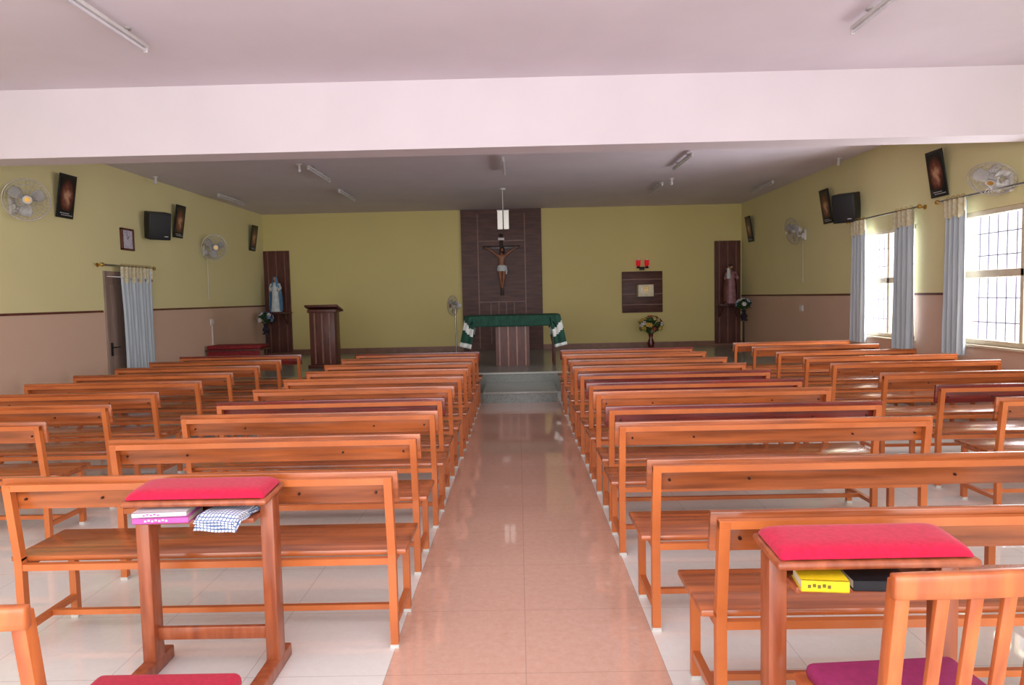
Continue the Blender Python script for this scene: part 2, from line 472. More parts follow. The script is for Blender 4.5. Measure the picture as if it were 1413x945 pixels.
# ---------------------------------------------------------------- benches
def bench_template(red):
    rt = root('bench', 'x', 'bench', group='rows of wooden church benches')
    L2 = 0.86
    def backleg():
        b = B()
        b.box((0, 0, 0.008), (0.040, 0.040, 0.016), 1)
        b.seg((0, 0, 0.015), (0, 0, 0.45), 0.036, m=0)
        b.seg((0, 0, 0.44), (0, -0.045, 0.802), 0.036, m=0)
        return b.mesh('leg', [M_frame, M_cap])
    def frontleg():
        b = B()
        b.box((0, 0, 0.008), (0.038, 0.038, 0.016), 1)
        b.seg((0, 0, 0.015), (0, 0, 0.405), 0.034, m=0)
        return b.mesh('leg', [M_frame, M_cap])
    mb, mf = backleg(), frontleg()
    for sx in (-1, 1):
        part('leg', mb, rt, (sx * L2, 0, 0)); part('leg', mf, rt, (sx * L2, 0.37, 0))
    part('backrest_rail', (B().seg((-L2 - .018, -0.045, 0.790), (L2 + .018, -0.045, 0.790), 0.030, m=0), [M_frame]), rt)
    tilt = Euler((math.radians(7.4), 0, 0))
    b = B()
    b.box((0, 0, 0), (1.80, 0.024, 0.15), 0, tilt, bev=0.006)
    for sx in (-1, 1):
        for x in (0.45, 0.80):
            b.cyl((sx * x, -0.008, -0.025), (sx * x, -0.018, -0.026), 0.006, 1, 8)
    part('backrest', (b, [M_woodred if red else M_wood, M_bolt]), rt, (0, -0.007, 0.756))
    b = B(); b.box((0, 0, 0), (1.84, 0.385, 0.026), 0, bev=0.006)
    part('seat', (b, [M_wood]), rt, (0, 0.213, 0.437))
    b = B()
    b.seg((-L2, 0.37, 0.407), (L2, 0.37, 0.407), 0.03); b.seg((-L2, 0.0, 0.407), (L2, 0.0, 0.407), 0.03)
    for sx in (-1, 1): b.seg((sx * L2, 0.0, 0.407), (sx * L2, 0.37, 0.407), 0.03)
    part('seat_frame', (b, [M_frame]), rt)
    sm = B().seg((0, 0, 0.11), (0, 0.37, 0.11), 0.028).mesh('stretcher', [M_frame])
    for sx in (-1, 1): part('stretcher', sm, rt, (sx * L2, 0, 0))
    part('stretcher', (B().seg((-L2, 0.185, 0.11), (L2, 0.185, 0.11), 0.026), [M_frame]), rt)
    return rt

LB = 'orange-brown varnished wooden bench with painted square-tube frame'
LR = 'wooden bench with a dark maroon backrest and tube frame'
cols = {
    'li': (-1.475, [(3.12, 0), (3.97, 0), (4.80, 0), (5.42, 1), (6.15, 0), (6.9, 0), (7.65, 0), (8.4, 0), (9.2, 0), (10.02, 1)]),
    'ri': (1.545, [(2.44, 0), (3.24, 0), (4.21, 0), (4.82, 1), (5.58, 0), (6.15, 1), (6.9, 1), (7.65, 0), (8.4, 0), (9.25, 0), (10.04, 1)]),
    'lo': (-4.12, [(4.66, 0), (5.42, 0), (6.16, 0), (6.98, 0), (7.75, 0), (8.55, 0), (9.35, 0), (10.2, 1)]),
    'ro': (4.20, [(4.86, 0), (5.55, 1), (6.42, 0), (7.40, 0), (8.15, 0), (8.95, 0), (9.9, 0), (10.75, 0)]),
}
tmpl = {}
for key, (xc, rows) in cols.items():
    for k, (y, red) in enumerate(rows):
        jx = random.uniform(-0.015, 0.015); jr = random.uniform(-0.006, 0.006)
        if k == 0 and key == 'li': jx = .012
        if k == 0 and key == 'ri': jx = .075
        if k > 0 and key == 'ri': jx -= .01
        lab = LR if red else LB
        if red not in tmpl:
            r = bench_template(red); r.location = (xc + jx, y, 0); r.rotation_euler = (0, 0, jr); r['label'] = lab
            tmpl[red] = r
        else:
            r = dup(tmpl[red], (xc + jx, y, 0), (0, 0, jr), lab)
        r.scale = (1.065 if key == 'ri' else 1.0, 1, 1)

# ---------------------------------------------------------------- prie-dieu kneelers
SHZ = 0.71
def kneeler(loc, depth, label):
    rt = root('prayer_kneeler', label, 'kneeler', loc, group='prayer kneelers with red cushions')
    wx = 0.268
    lm = B().box((0, 0, 0.395), (0.058, 0.08, 0.75), 0, bev=0.006).mesh('leg', [M_kwood])
    fm = B().box((0, -depth / 2 + 0.06, 0.03), (0.06, depth + 0.12, 0.06), 0, bev=0.008).mesh('foot_runner', [M_kwood])
    for sx in (-1, 1):
        part('leg', lm, rt, (sx * wx, 0, 0)); part('foot_runner', fm, rt, (sx * wx, 0, 0))
    part('stretcher', (B().box((0, 0, 0.17), (2 * wx - 0.05, 0.025, 0.055), 0, bev=0.004), [M_kwood]), rt)
    part('shelf', (B().box((0, -0.02, SHZ - .01), (2 * wx - 0.05, 0.20, 0.02), 0, bev=0.003).box((0, 0.07, SHZ + .025), (2 * wx - 0.05, 0.018, 0.06), 0), [M_kwood]), rt)
    tl = Euler((math.radians(4), 0, 0))
    part('top_board', (B().box((0, 0, 0), (0.61, 0.235, 0.026), 0, tl, bev=0.011, seg=3), [M_kwood]), rt, (0, -0.02, 0.786))
    def cush(u, v):
        # domed, round-cornered upholstered pad
        a, c = (u - .5) * 2, (v - .5) * 2
        x = .292 * math.copysign(1 - (1 - abs(a)) ** 1.6, a); y = .107 * math.copysign(1 - (1 - abs(c)) ** 1.6, c)
        ex = 1 - abs(x / .2925) ** 14; ey = 1 - abs(y / .1075) ** 5
        z = .040 * math.sqrt(max(0, ex)) * math.sqrt(max(0, ey))
        k = 1 - .05 * (abs(a) ** 8) * (abs(c) ** 8)
        return (x * k, y * k, z + y * math.tan(math.radians(4)))
    b = B(); b.grid(cush, 36, 20)
    vs = [b.bm.verts.new(cush(*p)) for p in ()]
    pc = part('cushion', (b, [M_red], 80), rt, (0, -0.018, 0.7985), label='crimson velvet padded armrest')
    part('kneeling_pad', (B().box((0, 0, 0), (0.56, 0.24, 0.07), 0, bev=0.033, seg=5), [M_red]), rt, (0, -depth + 0.13, 0.165), label='crimson velvet kneeling pad')
    part('kneeling_board', (B().box((0, -depth + 0.13, 0.10), (2 * wx - .06, 0.23, 0.06), 0, bev=.004), [M_kwood]), rt)
    return rt
kneeler((-1.360, 2.94, 0), 0.62, 'wooden prayer kneeler with crimson cushion holding books and cloth')
kneeler((1.062, 2.17, 0), 0.46, 'wooden prayer kneeler with crimson cushion holding two books')

def book(loc, size, rz, cov, label, group, marks=None):
    w, d, h = size
    rt = root('book', label, 'book', loc, (0, 0, rz), group)
    b = B()
    b.box((0, 0, 0.0015), (w, d, 0.003)); b.box((0, 0, h - 0.0015), (w, d, 0.003))
    b.box((0, -d / 2 + 0.0015, h / 2), (w, 0.003, h))
    part('cover', (b, [cov]), rt)
    part('pages', (B().box((0, 0.001, h / 2), (w - 0.008, d - 0.01, h - 0.0062)), [M_paper]), rt)
    if marks:
        b = B()
        for i in range(marks[2]):
            b.box((marks[1] + i * .014, -d / 2 - 0.0004, h / 2 + (.002 if i % 2 else -.001)), (.009, 0.0008, h * 0.28))
        part('printed_title', (b, [marks[0]]), rt)
    return rt
sz = SHZ
g = 'books on the kneeler shelves'
book((-1.482, 2.85, sz), (0.225, 0.16, 0.026), 0.05, M_bpink, 'thick magenta and white paperback lying flat', g, (M_bwhite, -.06, 7))
book((-1.492, 2.85, sz + 0.026), (0.215, 0.15, 0.020), 0.10, M_bwhite, 'white paperback lying on a magenta one', g, (M_bpink, -.06, 5))
book((0.897, 2.07, sz), (0.135, 0.12, 0.036), -0.14, M_byel, 'yellow paperback prayer book with dark lettering', g, (M_ink, -.045, 5))
book((1.062, 2.08, sz), (0.165, 0.14, 0.033), -0.08, M_bblk, 'black leather-bound book with page edges', g)
b = B()
for k in range(4):
    w = 0.19 - 0.006 * k
    def fn(u, v, k=k, w=w):
        x = (u - .5) * w; y = (v - .5) * 0.20
        dr = max(0, .24 - v)
        return (x + 0.006 * math.sin(k * 2 + v * 5), y - .012 + dr * .06, 0.006 + k * 0.008 + 0.002 * math.sin(u * 9 + k) + 0.002 * math.sin(v * 11 + k) - dr * .15 * (1 - .12 * k))
    b.grid(fn, 14, 16)
o = single('folded_cloth', (b, [M_check]), 'folded blue and white checked cotton cloth', 'cloth', (-1.225, 2.83, sz + 0.004), (0, 0, -0.18))
md = o.modifiers.new('th', 'SOLIDIFY'); md.thickness = 0.005; md.offset = 1

# ---------------------------------------------------------------- chairs
def chair(loc, rz, label, cushion=True):
    rt = root('wooden_chair', label, 'chair', loc, (0, 0, rz), 'wooden chairs')
    w = 0.22
    def post():
        b = B()
        b.seg((0, 0, 0), (0, 0.01, 0.46), 0.036, 0.045, bev=.005)
        b.seg((0, 0.01, 0.45), (0, -0.05, 0.90), 0.036, 0.04, bev=.005)
        return b.mesh('leg', [M_cwood])
    pm = post()
    fm = B().box((0, 0, 0.215), (0.04, 0.04, 0.43), 0, bev=.005).mesh('leg', [M_cwood])
    for sx in (-1, 1):
        part('leg', pm, rt, (sx * w, 0, 0)); part('leg', fm, rt, (sx * w, 0.40, 0))
    def fn(u, v):
        return ((u - .5) * 0.49, -0.062 + 0.012 * math.sin(math.pi * u) * -1, 0.865 + 0.055 * v + 0.004 * math.sin(math.pi * u) * v)
    b = B(); b.grid(fn, 14, 3)
    tr = part('top_rail', (b, [M_cwood], 60), rt)
    md = tr.modifiers.new('s', 'SOLIDIFY'); md.thickness = 0.028; md.offset = 0
    md = tr.modifiers.new('b', 'BEVEL'); md.width = .006; md.segments = 2
    sl = B()
    sl.seg((0, 0.008, 0.49), (0, -0.055, 0.88), 0.032, 0.014, bev=.003)
    sl = sl.mesh('back_slat', [M_cwood])
    for i in range(4): part('back_slat', sl, rt, (-0.12 + 0.08 * i, 0, 0))
    part('lower_rail', (B().box((0, 0.005, 0.49), (2 * w, 0.022, 0.045), 0, bev=.004), [M_cwood]), rt)
    b = B()
    b.box((0, 0.40, 0.405), (2 * w - .04, 0.022, 0.05)); 
    for sx in (-1, 1): b.box((sx * w, 0.2, 0.405), (0.022, 0.36, 0.05))
    for sx in (-1, 1): b.box((sx * w, 0.2, 0.2), (0.02, 0.37, 0.03))
    part('seat_apron', (b, [M_cwood]), rt)
    part('seat', (B().box((0, 0.215, 0.438), (0.50, 0.41, 0.022), 0, bev=.008), [M_cwood]), rt)
    if cushion:
        part('seat_cushion', (B().box((0, 0.215, 0.465), (0.45, 0.37, 0.05), 0, bev=.023, seg=4), [M_purple]), rt, label='magenta padded seat cushion')
    return rt
c = chair((1.067, 1.61, 0), 0.06, 'orange-brown wooden chair with slatted back and magenta cushion')
c.scale = (1, 1, 1.045)
chair((-1.385, 1.60, 0), 0.02, 'orange-brown wooden chair behind the prayer kneeler', False)

# ---------------------------------------------------------------- central wood panel
PX = -0.375
b = B()
b.box((PX, YF - 0.03, (PZ + H) / 2), (1.92, 0.05, H - PZ - 0.004), 0)
for dx in (-0.56, 0.56):
    b.box((PX + dx, YF - 0.058, 2.0), (0.025, 0.012, 3.2), 1)
for dx in (-0.28, -0.09, 0.09, 0.28):
    b.box((PX + dx, YF - 0.058, 1.0), (0.02, 0.012, 1.0), 1)
for zz in (1.5, 2.95):
    b.box((PX, YF - 0.058, zz), (1.12, 0.012, 0.02), 1)
single('altar_backdrop_panel', (b, [M_dark, M_stripd]), 'tall dark walnut wall panel with light inlay strips', 'wall panel')
def sidepanel(x):
    b = B()
    b.box((0, 0, 0), (0.61, 0.05, 2.44), 0)
    for dx in (-0.2, 0.0, 0.2): b.box((dx, -0.03, 0), (0.025, 0.012, 2.42), 1)
    return single('side_wood_panel', (b, [M_darkv, M_stripd]), 'dark walnut panel with vertical inlay strips in the corner', 'wall panel',
                  (x, YF - 0.026, PZ + 1.27), group='side wood panels')
sidepanel(XL + 0.315); sidepanel(XR - 0.345)

# ---------------------------------------------------------------- figures
def skinfig(name, J, E, mats, sub=2):
    names = list(J.keys()); idx = {n: i for i, n in enumerate(names)}
    me = bpy.data.meshes.new(name + '_t')
    me.from_pydata([J[n][0] for n in names], [(idx[a], idx[c]) for a, c in E], [])
    ob = bpy.data.objects.new('tmp', me); COL.objects.link(ob)
    sk = ob.modifiers.new('skin', 'SKIN'); sk.use_smooth_shade = True
    if not me.skin_vertices:
        bpy.context.view_layer.objects.active = ob
        bpy.ops.mesh.customdata_skin_add()
    for n in names:
        r = J[n][1]; r = r if isinstance(r, tuple) else (r, r)
        me.skin_vertices[0].data[idx[n]].radius = r
        me.skin_vertices[0].data[idx[n]].use_root = (n == 'pelvis')
    ss = ob.modifiers.new('sub', 'SUBSURF'); ss.levels = sub; ss.render_levels = sub
    bpy.context.view_layer.update()
    dg = bpy.context.evaluated_depsgraph_get()
    out = bpy.data.meshes.new_from_object(ob.evaluated_get(dg))
    bpy.data.objects.remove(ob)
    out.materials.clear()
    for m in mats: out.materials.append(m)
    out.shade_smooth()
    return out

def body_joints(arms, h=1.0, legs=None, head=None):
    J = {
        'pelvis': ((0, 0, .53), (.075, .055)), 'waist': ((0, 0, .62), (.062, .048)), 'chest': ((0, -.004, .73), (.085, .058)),
        'neck0': ((0, 0, .815), (.034, .034)), 'neck': ((0, -.004, .85), (.026, .026)), 'jaw': ((0, -.014, .885), (.036, .042)),
        'brow': ((0, -.010, .93), (.042, .050)), 'crown': ((0, -.002, .97), (.028, .034)),
    }
    E = [('pelvis', 'waist'), ('waist', 'chest'), ('chest', 'neck0'), ('neck0', 'neck'), ('neck', 'jaw'), ('jaw', 'brow'), ('brow', 'crown')]
    for s, nm in ((-1, 'l'), (1, 'r')):
        a = arms[nm]
        J['sh' + nm] = ((s * .095, 0, .79), (.032, .034)); J['el' + nm] = (a[0], .023); J['wr' + nm] = (a[1], .016); J['ha' + nm] = (a[2], (.017, .010))
        E += [('chest', 'sh' + nm), ('sh' + nm, 'el' + nm), ('el' + nm, 'wr' + nm), ('wr' + nm, 'ha' + nm)]
        lg = (legs or {}).get(nm) or [(s * .05, -.012, .28), (s * .05, 0, .05), (s * .055, -.07, .02)]
        J['hi' + nm] = ((s * .048, 0, .48), .056); J['kn' + nm] = (lg[0], .038); J['an' + nm] = (lg[1], .024); J['to' + nm] = (lg[2], (.022, .014))
        E += [('pelvis', 'hi' + nm), ('hi' + nm, 'kn' + nm), ('kn' + nm, 'an' + nm), ('an' + nm, 'to' + nm)]
    return J, E

cz = 1.74
rt = root('crucifix', 'dark wooden crucifix with painted corpus mounted on the walnut panel', 'crucifix', (PX, YF - 0.083, cz))
b = B()
b.box((0, 0, 0.64), (0.085, 0.035, 1.46), 0, bev=.005)
b.box((0, 0, 1.05), (0.88, 0.034, 0.08), 0, bev=.005)
part('cross', (b, [M_cross]), rt)
part('title_plaque', (B().box((0, -.024, 1.25), (.15, .012, .06), 0, bev=.003), [M_bwhite]), rt)
J, E = body_joints({'l': [(-.20, -.01, .88), (-.33, .0, .965), (-.385, .005, .985)], 'r': [(.20, -.01, .88), (.33, .0, .965), (.385, .005, .985)]},
                   legs={'l': [(-.035, -.055, .30), (-.012, -.01, .10), (-.008, -.04, .03)], 'r': [(.045, -.055, .30), (.014, -.02, .10), (.010, -.055, .03)]})
J['jaw'] = ((.012, -.035, .885), (.036, .042)); J['brow'] = ((.018, -.04, .925), (.042, .048)); J['crown'] = ((.02, -.03, .962), (.028, .034))
cm = skinfig('body', J, E, [M_bronze])
bd = part('body', cm, rt, (0, -0.078, 0.04), label='painted figure with outstretched arms'); bd.scale = (1.03, 1.0, 1.03)
b = B(); b.loft([(.43, 0, -.01, .098, .075, .05), (.48, 0, -.005, .112, .082, .05), (.54, 0, 0, .10, .072, .03), (.565, 0, 0, .088, .064, 0)], folds=9)
b.loft([(.36, .10, -.01, .018, .03, .1), (.45, .105, -.01, .028, .035, .1), (.55, .095, 0, .016, .02, .0)], folds=4)
part('loincloth', (b, [M_robeW], 60), bd)
b = B()
b.ball((.02, -.015, .945), (.05, .052, .05)); b.ball((-.02, .005, .885), (.022, .03, .06)); b.ball((.055, .005, .885), (.022, .03, .06)); b.ball((.012, -.075, .868), (.024, .018, .026))
part('hair', (b, [M_hair]), bd)

def statue(name, label, loc, kind, h):
    rt = root(name, label, 'statue', loc)
    rt.scale = (h, h, h)
    if kind == 'mary':
        arms = {'l': [(-.13, -.01, .66), (-.10, -.10, .60), (-.09, -.14, .57)], 'r': [(.13, -.01, .66), (.10, -.10, .60), (.09, -.14, .57)]}
    else:
        arms = {'l': [(-.14, .0, .65), (-.09, -.11, .70), (-.05, -.13, .72)], 'r': [(.15, .0, .65), (.12, -.11, .66), (.06, -.14, .67)]}
    J, E = body_joints(arms)
    part('body', skinfig('body', J, E, [M_skin]), rt)
    r1, r2 = (M_robeW, M_robeB) if kind == 'mary' else (M_robeV, M_robeBr)
    b = B()
    b.loft([(.012, 0, 0, .15, .12, .05), (.15, 0, 0, .125, .10, .06), (.35, 0, 0, .11, .088, .05), (.52, 0, 0, .105, .08, .03), (.62, 0, 0, .088, .066, .02), (.73, 0, -.003, .108, .078, .0), (.80, 0, 0, .09, .058, 0), (.825, 0, 0, .045, .04, 0)], folds=11, n=44)
    part('tunic', (b, [r1], 60), rt)
    def mant(u, v):
        a = math.radians(-40 + 260 * u)
        z = .04 + v * .80
        k = (.17 - .07 * v + .03 * math.sin(math.pi * v)) * (1 + .05 * math.sin(a * 9))
        if v > .9: k *= 1 - (v - .9) * 4.5
        return (k * math.cos(a), k * .82 * math.sin(a) + .012, z)
    b = B(); b.grid(mant, 40, 14)
    o = part('mantle', (b, [r2], 60), rt); md = o.modifiers.new('s', 'SOLIDIFY'); md.thickness = .008
    b = B()
    for s in (-1, 1):
        a = arms['l' if s < 0 else 'r']
        b.cyl((s * .095, 0, .785), a[0], .036, 0, 10, .042); b.cyl(a[0], Vector(a[1]), .040, 0, 10, .034); b.ball(a[0], .041)
    part('sleeves', (b, [r1]), rt)
    if kind == 'mary':
        def veil(u, v):
            a = math.radians(-62 + 304 * u); z = .70 + .30 * v
            k = .058 + .045 * (1 - v) ** 1.5
            if v > .75: k *= math.sqrt(max(0.02, 1 - ((v - .75) / .25) ** 2))
            return (k * math.cos(a), k * math.sin(a) + .004, z)
        b = B(); b.grid(veil, 28, 12)
        o = part('veil', (b, [M_robeB], 60), rt); md = o.modifiers.new('s', 'SOLIDIFY'); md.thickness = .006
    else:
        b = B(); b.ball((0, .006, .95), (.05, .054, .046)); b.ball((0, -.05, .872), (.028, .022, .032))
        part('hair', (b, [M_hair]), rt)
        J2, E2 = body_joints({'l': [(-.15, -.03, .72), (-.2, -.08, .78), (-.22, -.1, .8)], 'r': [(.15, -.03, .72), (.2, -.08, .70), (.22, -.1, .68)]})
        ch = part('held_child', skinfig('held_child', J2, E2, [M_skin]), rt, (-.10, -.13, .60)); ch.scale = (.36, .36, .36)
        b = B(); b.loft([(.1, 0, 0, .14, .11, .05), (.5, 0, 0, .12, .09, .03), (.8, 0, 0, .09, .07, 0), (.83, 0, 0, .05, .05, 0)], folds=7)
        part('child_tunic', (b, [M_robeW], 60), ch)
        b = B(); b.ball((0, .01, .95), (.054, .058, .05)); part('hair', (b, [M_hair]), ch)
    b = B(); b.loft([(0, 0, 0, .17, .14, 0), (.02, 0, 0, .16, .13, 0)], n=32)
    part('plinth', (b, [M_vaseb]), rt)
    return rt
statue('madonna_statue', 'painted statue of a veiled woman in blue and white robes', (-5.70, 16.35, 1.365), 'mary', .86)
statue('saint_statue', 'painted statue of a bearded man in brown holding a child', (4.98, 16.35, 1.325), 'joseph', .94)
def bracket(loc):
    b = B()
    b.box((0, 0, -0.015), (0.62, 0.48, 0.03), 0, bev=.005)
    for sx in (-.2, .2):
        b.seg((sx, .19, -.28), (sx, -.12, -.03), 0.03); b.box((sx, .215, -.17), (.03, .03, .28))
    return single('statue_bracket', (b, [M_darkv]), 'dark wooden wall bracket carrying a statue', 'shelf', loc, group='statue brackets')
bracket((-5.74, 16.457, 1.365)); bracket((4.99, 16.457, 1.325))

def blossom_mesh(m, r=0.04):
    b = B()
    for k in range(6):
        a = k * math.pi / 3
        b.ball((r * .55 * math.cos(a), r * .55 * math.sin(a), 0.004), (r * .5, r * .32, r * .14), 0, 8, 5, Euler((0, -0.35, a)))
    b.ball((0, 0, 0.006), r * .22, 1, 6, 5)
    return b.mesh('blossom', [m, M_fyel])
def flowers(label, loc, vase_h, cr, cols, n, vm, stand=0.0, group='flower arrangements'):
    rt = root('flower_arrangement', label, 'flowers', loc, group=group)
    z = 0
    if stand:
        b = B()
        b.loft([(0, 0, 0, .14, .14, 0), (.02, 0, 0, .14, .14, 0), (.035, 0, 0, .02, .02, 0), (stand - .03, 0, 0, .016, .016, 0), (stand - .02, 0, 0, .09, .09, 0), (stand, 0, 0, .09, .09, 0)], n=20)
        part('stand', (b, [M_black]), rt); z = stand
    b = B()
    k = vase_h
    b.loft([(z, 0, 0, .05, .05, 0), (z + k * .1, 0, 0, .06, .06, 0), (z + k * .4, 0, 0, .085, .085, 0), (z + k * .75, 0, 0, .04, .04, 0), (z + k, 0, 0, .06, .06, 0)], n=20)
    part('vase', (b, [vm]), rt)
    zc = z + k + cr * .75
    b = B(); pts = []
    for i in range(n):
        th = random.uniform(0, 2 * math.pi); ph = math.acos(random.uniform(-.35, 1))
        p = Vector((cr * math.sin(ph) * math.cos(th), cr * math.sin(ph) * math.sin(th), cr * .8 * math.cos(ph)))
        pts.append(p)
        b.cyl((0, 0, z + k * .9), Vector((0, 0, zc)) + p * .97, .004, 0, 5)
    for i in range(n * 3):
        th = random.uniform(0, 2 * math.pi); ph = math.acos(random.uniform(-.7, 1)); rr = cr * random.uniform(.55, 1.0)
        p = Vector((rr * math.sin(ph) * math.cos(th), rr * math.sin(ph) * math.sin(th), zc + rr * .8 * math.cos(ph)))
        b.ball(p, (.06, .022, .005), 0, 6, 4, Euler((random.uniform(-1, 1), random.uniform(-1, 1), th)))
    part('foliage', (b, [M_leaf]), rt)
    ms = [blossom_mesh(c, .055) for c in cols]
    for i, p in enumerate(pts):
        q = p.normalized().to_track_quat('Z', 'Y').to_euler()
        part('blossom', ms[i % len(ms)], rt, Vector((0, 0, zc)) + p, q)
    return rt
flowers('vase of yellow and red flowers standing on the platform', (3.05, 16.1, PZ), .34, .27, [M_fyel, M_leaf, M_fyel, M_fred, M_fyel, M_fwhite], 36, M_vase)
flowers('blue and white flowers on a tall dark stand below the statue', (-5.78, 15.85, PZ), .22, .16, [M_fblue, M_fwhite], 20, M_vaseb, .56)
flowers('blue and white flowers on a tall dark stand beside the statue', (5.08, 15.75, PZ), .22, .16, [M_fblue, M_fwhite], 20, M_vaseb, .64)

# ---------------------------------------------------------------- tabernacle
rt = root('tabernacle', 'cream metal tabernacle on a square dark wooden wall panel', 'tabernacle', (2.97, YF - .001, 1.66))
b = B(); b.box((0, -.03, 0), (.96, .06, .98), 0, bev=.004)
part('backing_panel', (b, [M_dark]), rt)
b = B()
for dz in (-.3, -.05, .3): b.box((0, -.063, dz), (.95, .006, .02))
part('inlay', (b, [M_stripd]), rt)
part('cabinet', (B().box((0.04, -.19, .03), (.36, .26, .28), 0, bev=.01), [M_tab]), rt)
part('door', (B().box((0.04, -.325, .03), (.28, .012, .22), 0, bev=.004).box((.04, -.334, .05), (.016, .008, .12), 1).box((.04, -.334, .07), (.08, .008, .016), 1).torus((.04, -.334, .065), .055, .006, 'Y', 1), [M_tab, M_brass]), rt)
rt = root('sanctuary_lamp', 'pair of red glass sanctuary lamps on a wall bracket', 'lamp', (2.97, YF - 0.016, 2.22))
b = B(); b.box((0, 0, 0), (.12, .03, .08), 0, bev=.004)
for sx in (-1, 1):
    b.cyl((0, -.02, 0), (sx * .1, -.1, .02), .01); b.cyl((sx * .1, -.1, .0), (sx * .1, -.1, .05), .05, 0, 14, .03)
part('bracket', (b, [M_black]), rt)
lm = B().loft([(.05, 0, 0, .035, .035, 0), (.09, 0, 0, .055, .055, 0), (.16, 0, 0, .05, .05, 0), (.19, 0, 0, .06, .06, 0)], n=16).mesh('glass', [M_redlamp])
cdl = B().cyl((0, 0, .17), (0, 0, .215), .028, 0, 12).mesh('candle', [M_bwhite])
for sx in (-1, 1): part('glass', lm, rt, (sx * .1, -.1, 0)); part('candle', cdl, rt, (sx * .1, -.1, 0))

# ---------------------------------------------------------------- altar + cloth
AX, AY = -0.12, 12.75
AZ = 1.27
rt = root('altar_table', 'altar table with stone top and striped walnut pedestal', 'altar', (AX, AY, PZ))
part('table_top', (B().box((0, .30, AZ - PZ - .03), (1.66, .75, .06), 0, bev=.01), [M_stone]), rt)
b = B(); b.box((0, .3, (AZ - PZ - .06) / 2), (.62, .5, AZ - PZ - .06), 0)
for dx in (-.24, -.08, .08, .24): b.box((dx, .045, (AZ - PZ - .06) / 2), (.025, .012, AZ - PZ - .07), 1)
part('pedestal', (b, [M_darkv, M_strip]), rt)
lm = B().box((0, 0, (AZ - PZ - .06) / 2), (.045, .045, AZ - PZ - .06), 0, bev=.004).mesh('leg', [M_darkv])
for sx in (-.77, .77):
    for yy in (.10, .56): part('leg', lm, rt, (sx, yy, 0))
W, D = .835, .39
FL = .56
def cloth(u, v):
    s = (u - .5) * 2 * (W + FL)
    t = (v - .5) * 2 * (D + .20)
    q = min(1.0, abs(t) / D)
    if abs(s) <= W: x, dz = s, 0
    else:
        e = abs(s) - W; x = math.copysign(W + .02 + e * (.08 + .16 * q ** 4), s); dz = -e * .98
    if abs(t) <= D: y, dy = t, 0
    else:
        e = abs(t) - D; y = math.copysign(D + .015, t); dy = -e
    if dz < 0:
        x += .018 * math.sin(y * 30)
        if dy < 0:
            x -= math.copysign(-dy * (.9 + 0.4 * (-dz)), s)
            y = math.copysign(D + .02 + .02 * math.sin(dy * 60), t)
            dz += dy * .25
        return (x, y, max(-.8, dz))
    k = max(0.0, (abs(s) / W - .86) / .14)
    if dy < 0: y += math.copysign(.008 * math.sin(s * 26), t)
    return (x, y, dy * (1 + .25 * k))
def cm_(u, v):
    s = abs((u - .5) * 2 * (W + FL))
    t = abs((v - .5) * 2 * (D + .20))
    w0 = W + .10 + (t > D) * (t - D) * .6
    return 1 if (s > w0 and s < w0 + .14) or s > W + FL - .08 else 0
b = B(); b.grid(cloth, 100, 44, cm_)
o = single('altar_cloth', (b, [M_green, M_wcloth], 60), 'dark green altar cloth with white bands at both ends', 'altar cloth', (AX, AY + .30, AZ + .004))
md = o.modifiers.new('s', 'SOLIDIFY'); md.thickness = .006; md.offset = 1

# lectern
rt = root('lectern', 'dark wooden lectern with light vertical stripes', 'lectern', (-3.72, 13.3, PZ))
b = B(); b.box((0, 0, .03), (.56, .46, .06), 0, bev=.006); b.box((0, 0, .55), (.48, .36, 1.0), 0, bev=.004)
for dx in (-.14, 0.0, .14): b.box((dx, -.183, .56), (.03, .01, .96), 1)
part('body', (b, [M_darkv, M_stripd]), rt)
b = B(); b.box((0, 0, 0), (.62, .48, .04), 0, Euler((math.radians(-12), 0, 0)), bev=.006); b.box((0, 0.0, -.05), (.54, .40, .06), 0, bev=.004)
part('reading_top', (b, [M_darkv]), rt, (0, 0, 1.13))

rt = root('cushioned_bench', 'low wooden bench with red cushioned seat against the wall', 'bench', (-5.52, 13.6, PZ))
lm = B().box((0, 0, .17), (.05, .05, .34), 0, bev=.004).mesh('leg', [M_darkv])
for sx in (-.46, .46):
    for yy in (-.2, .2): part('leg', lm, rt, (sx, yy, 0))
part('seat', (B().box((0, 0, .355), (1.06, .52, .03), 0, bev=.004), [M_darkv]), rt)
M_dr = pmat('dark_red_fabric', (140, 26, 34), (112, 18, 28), ns=20, rough=.8)
part('skirt', (B().box((0, -.235, .235), (1.00, .02, .21), 0, bev=.004), [M_dr]), rt)
part('seat_cushion', (B().box((0, 0, .41), (1.04, .50, .08), 0, bev=.03, seg=3), [M_dr]), rt)

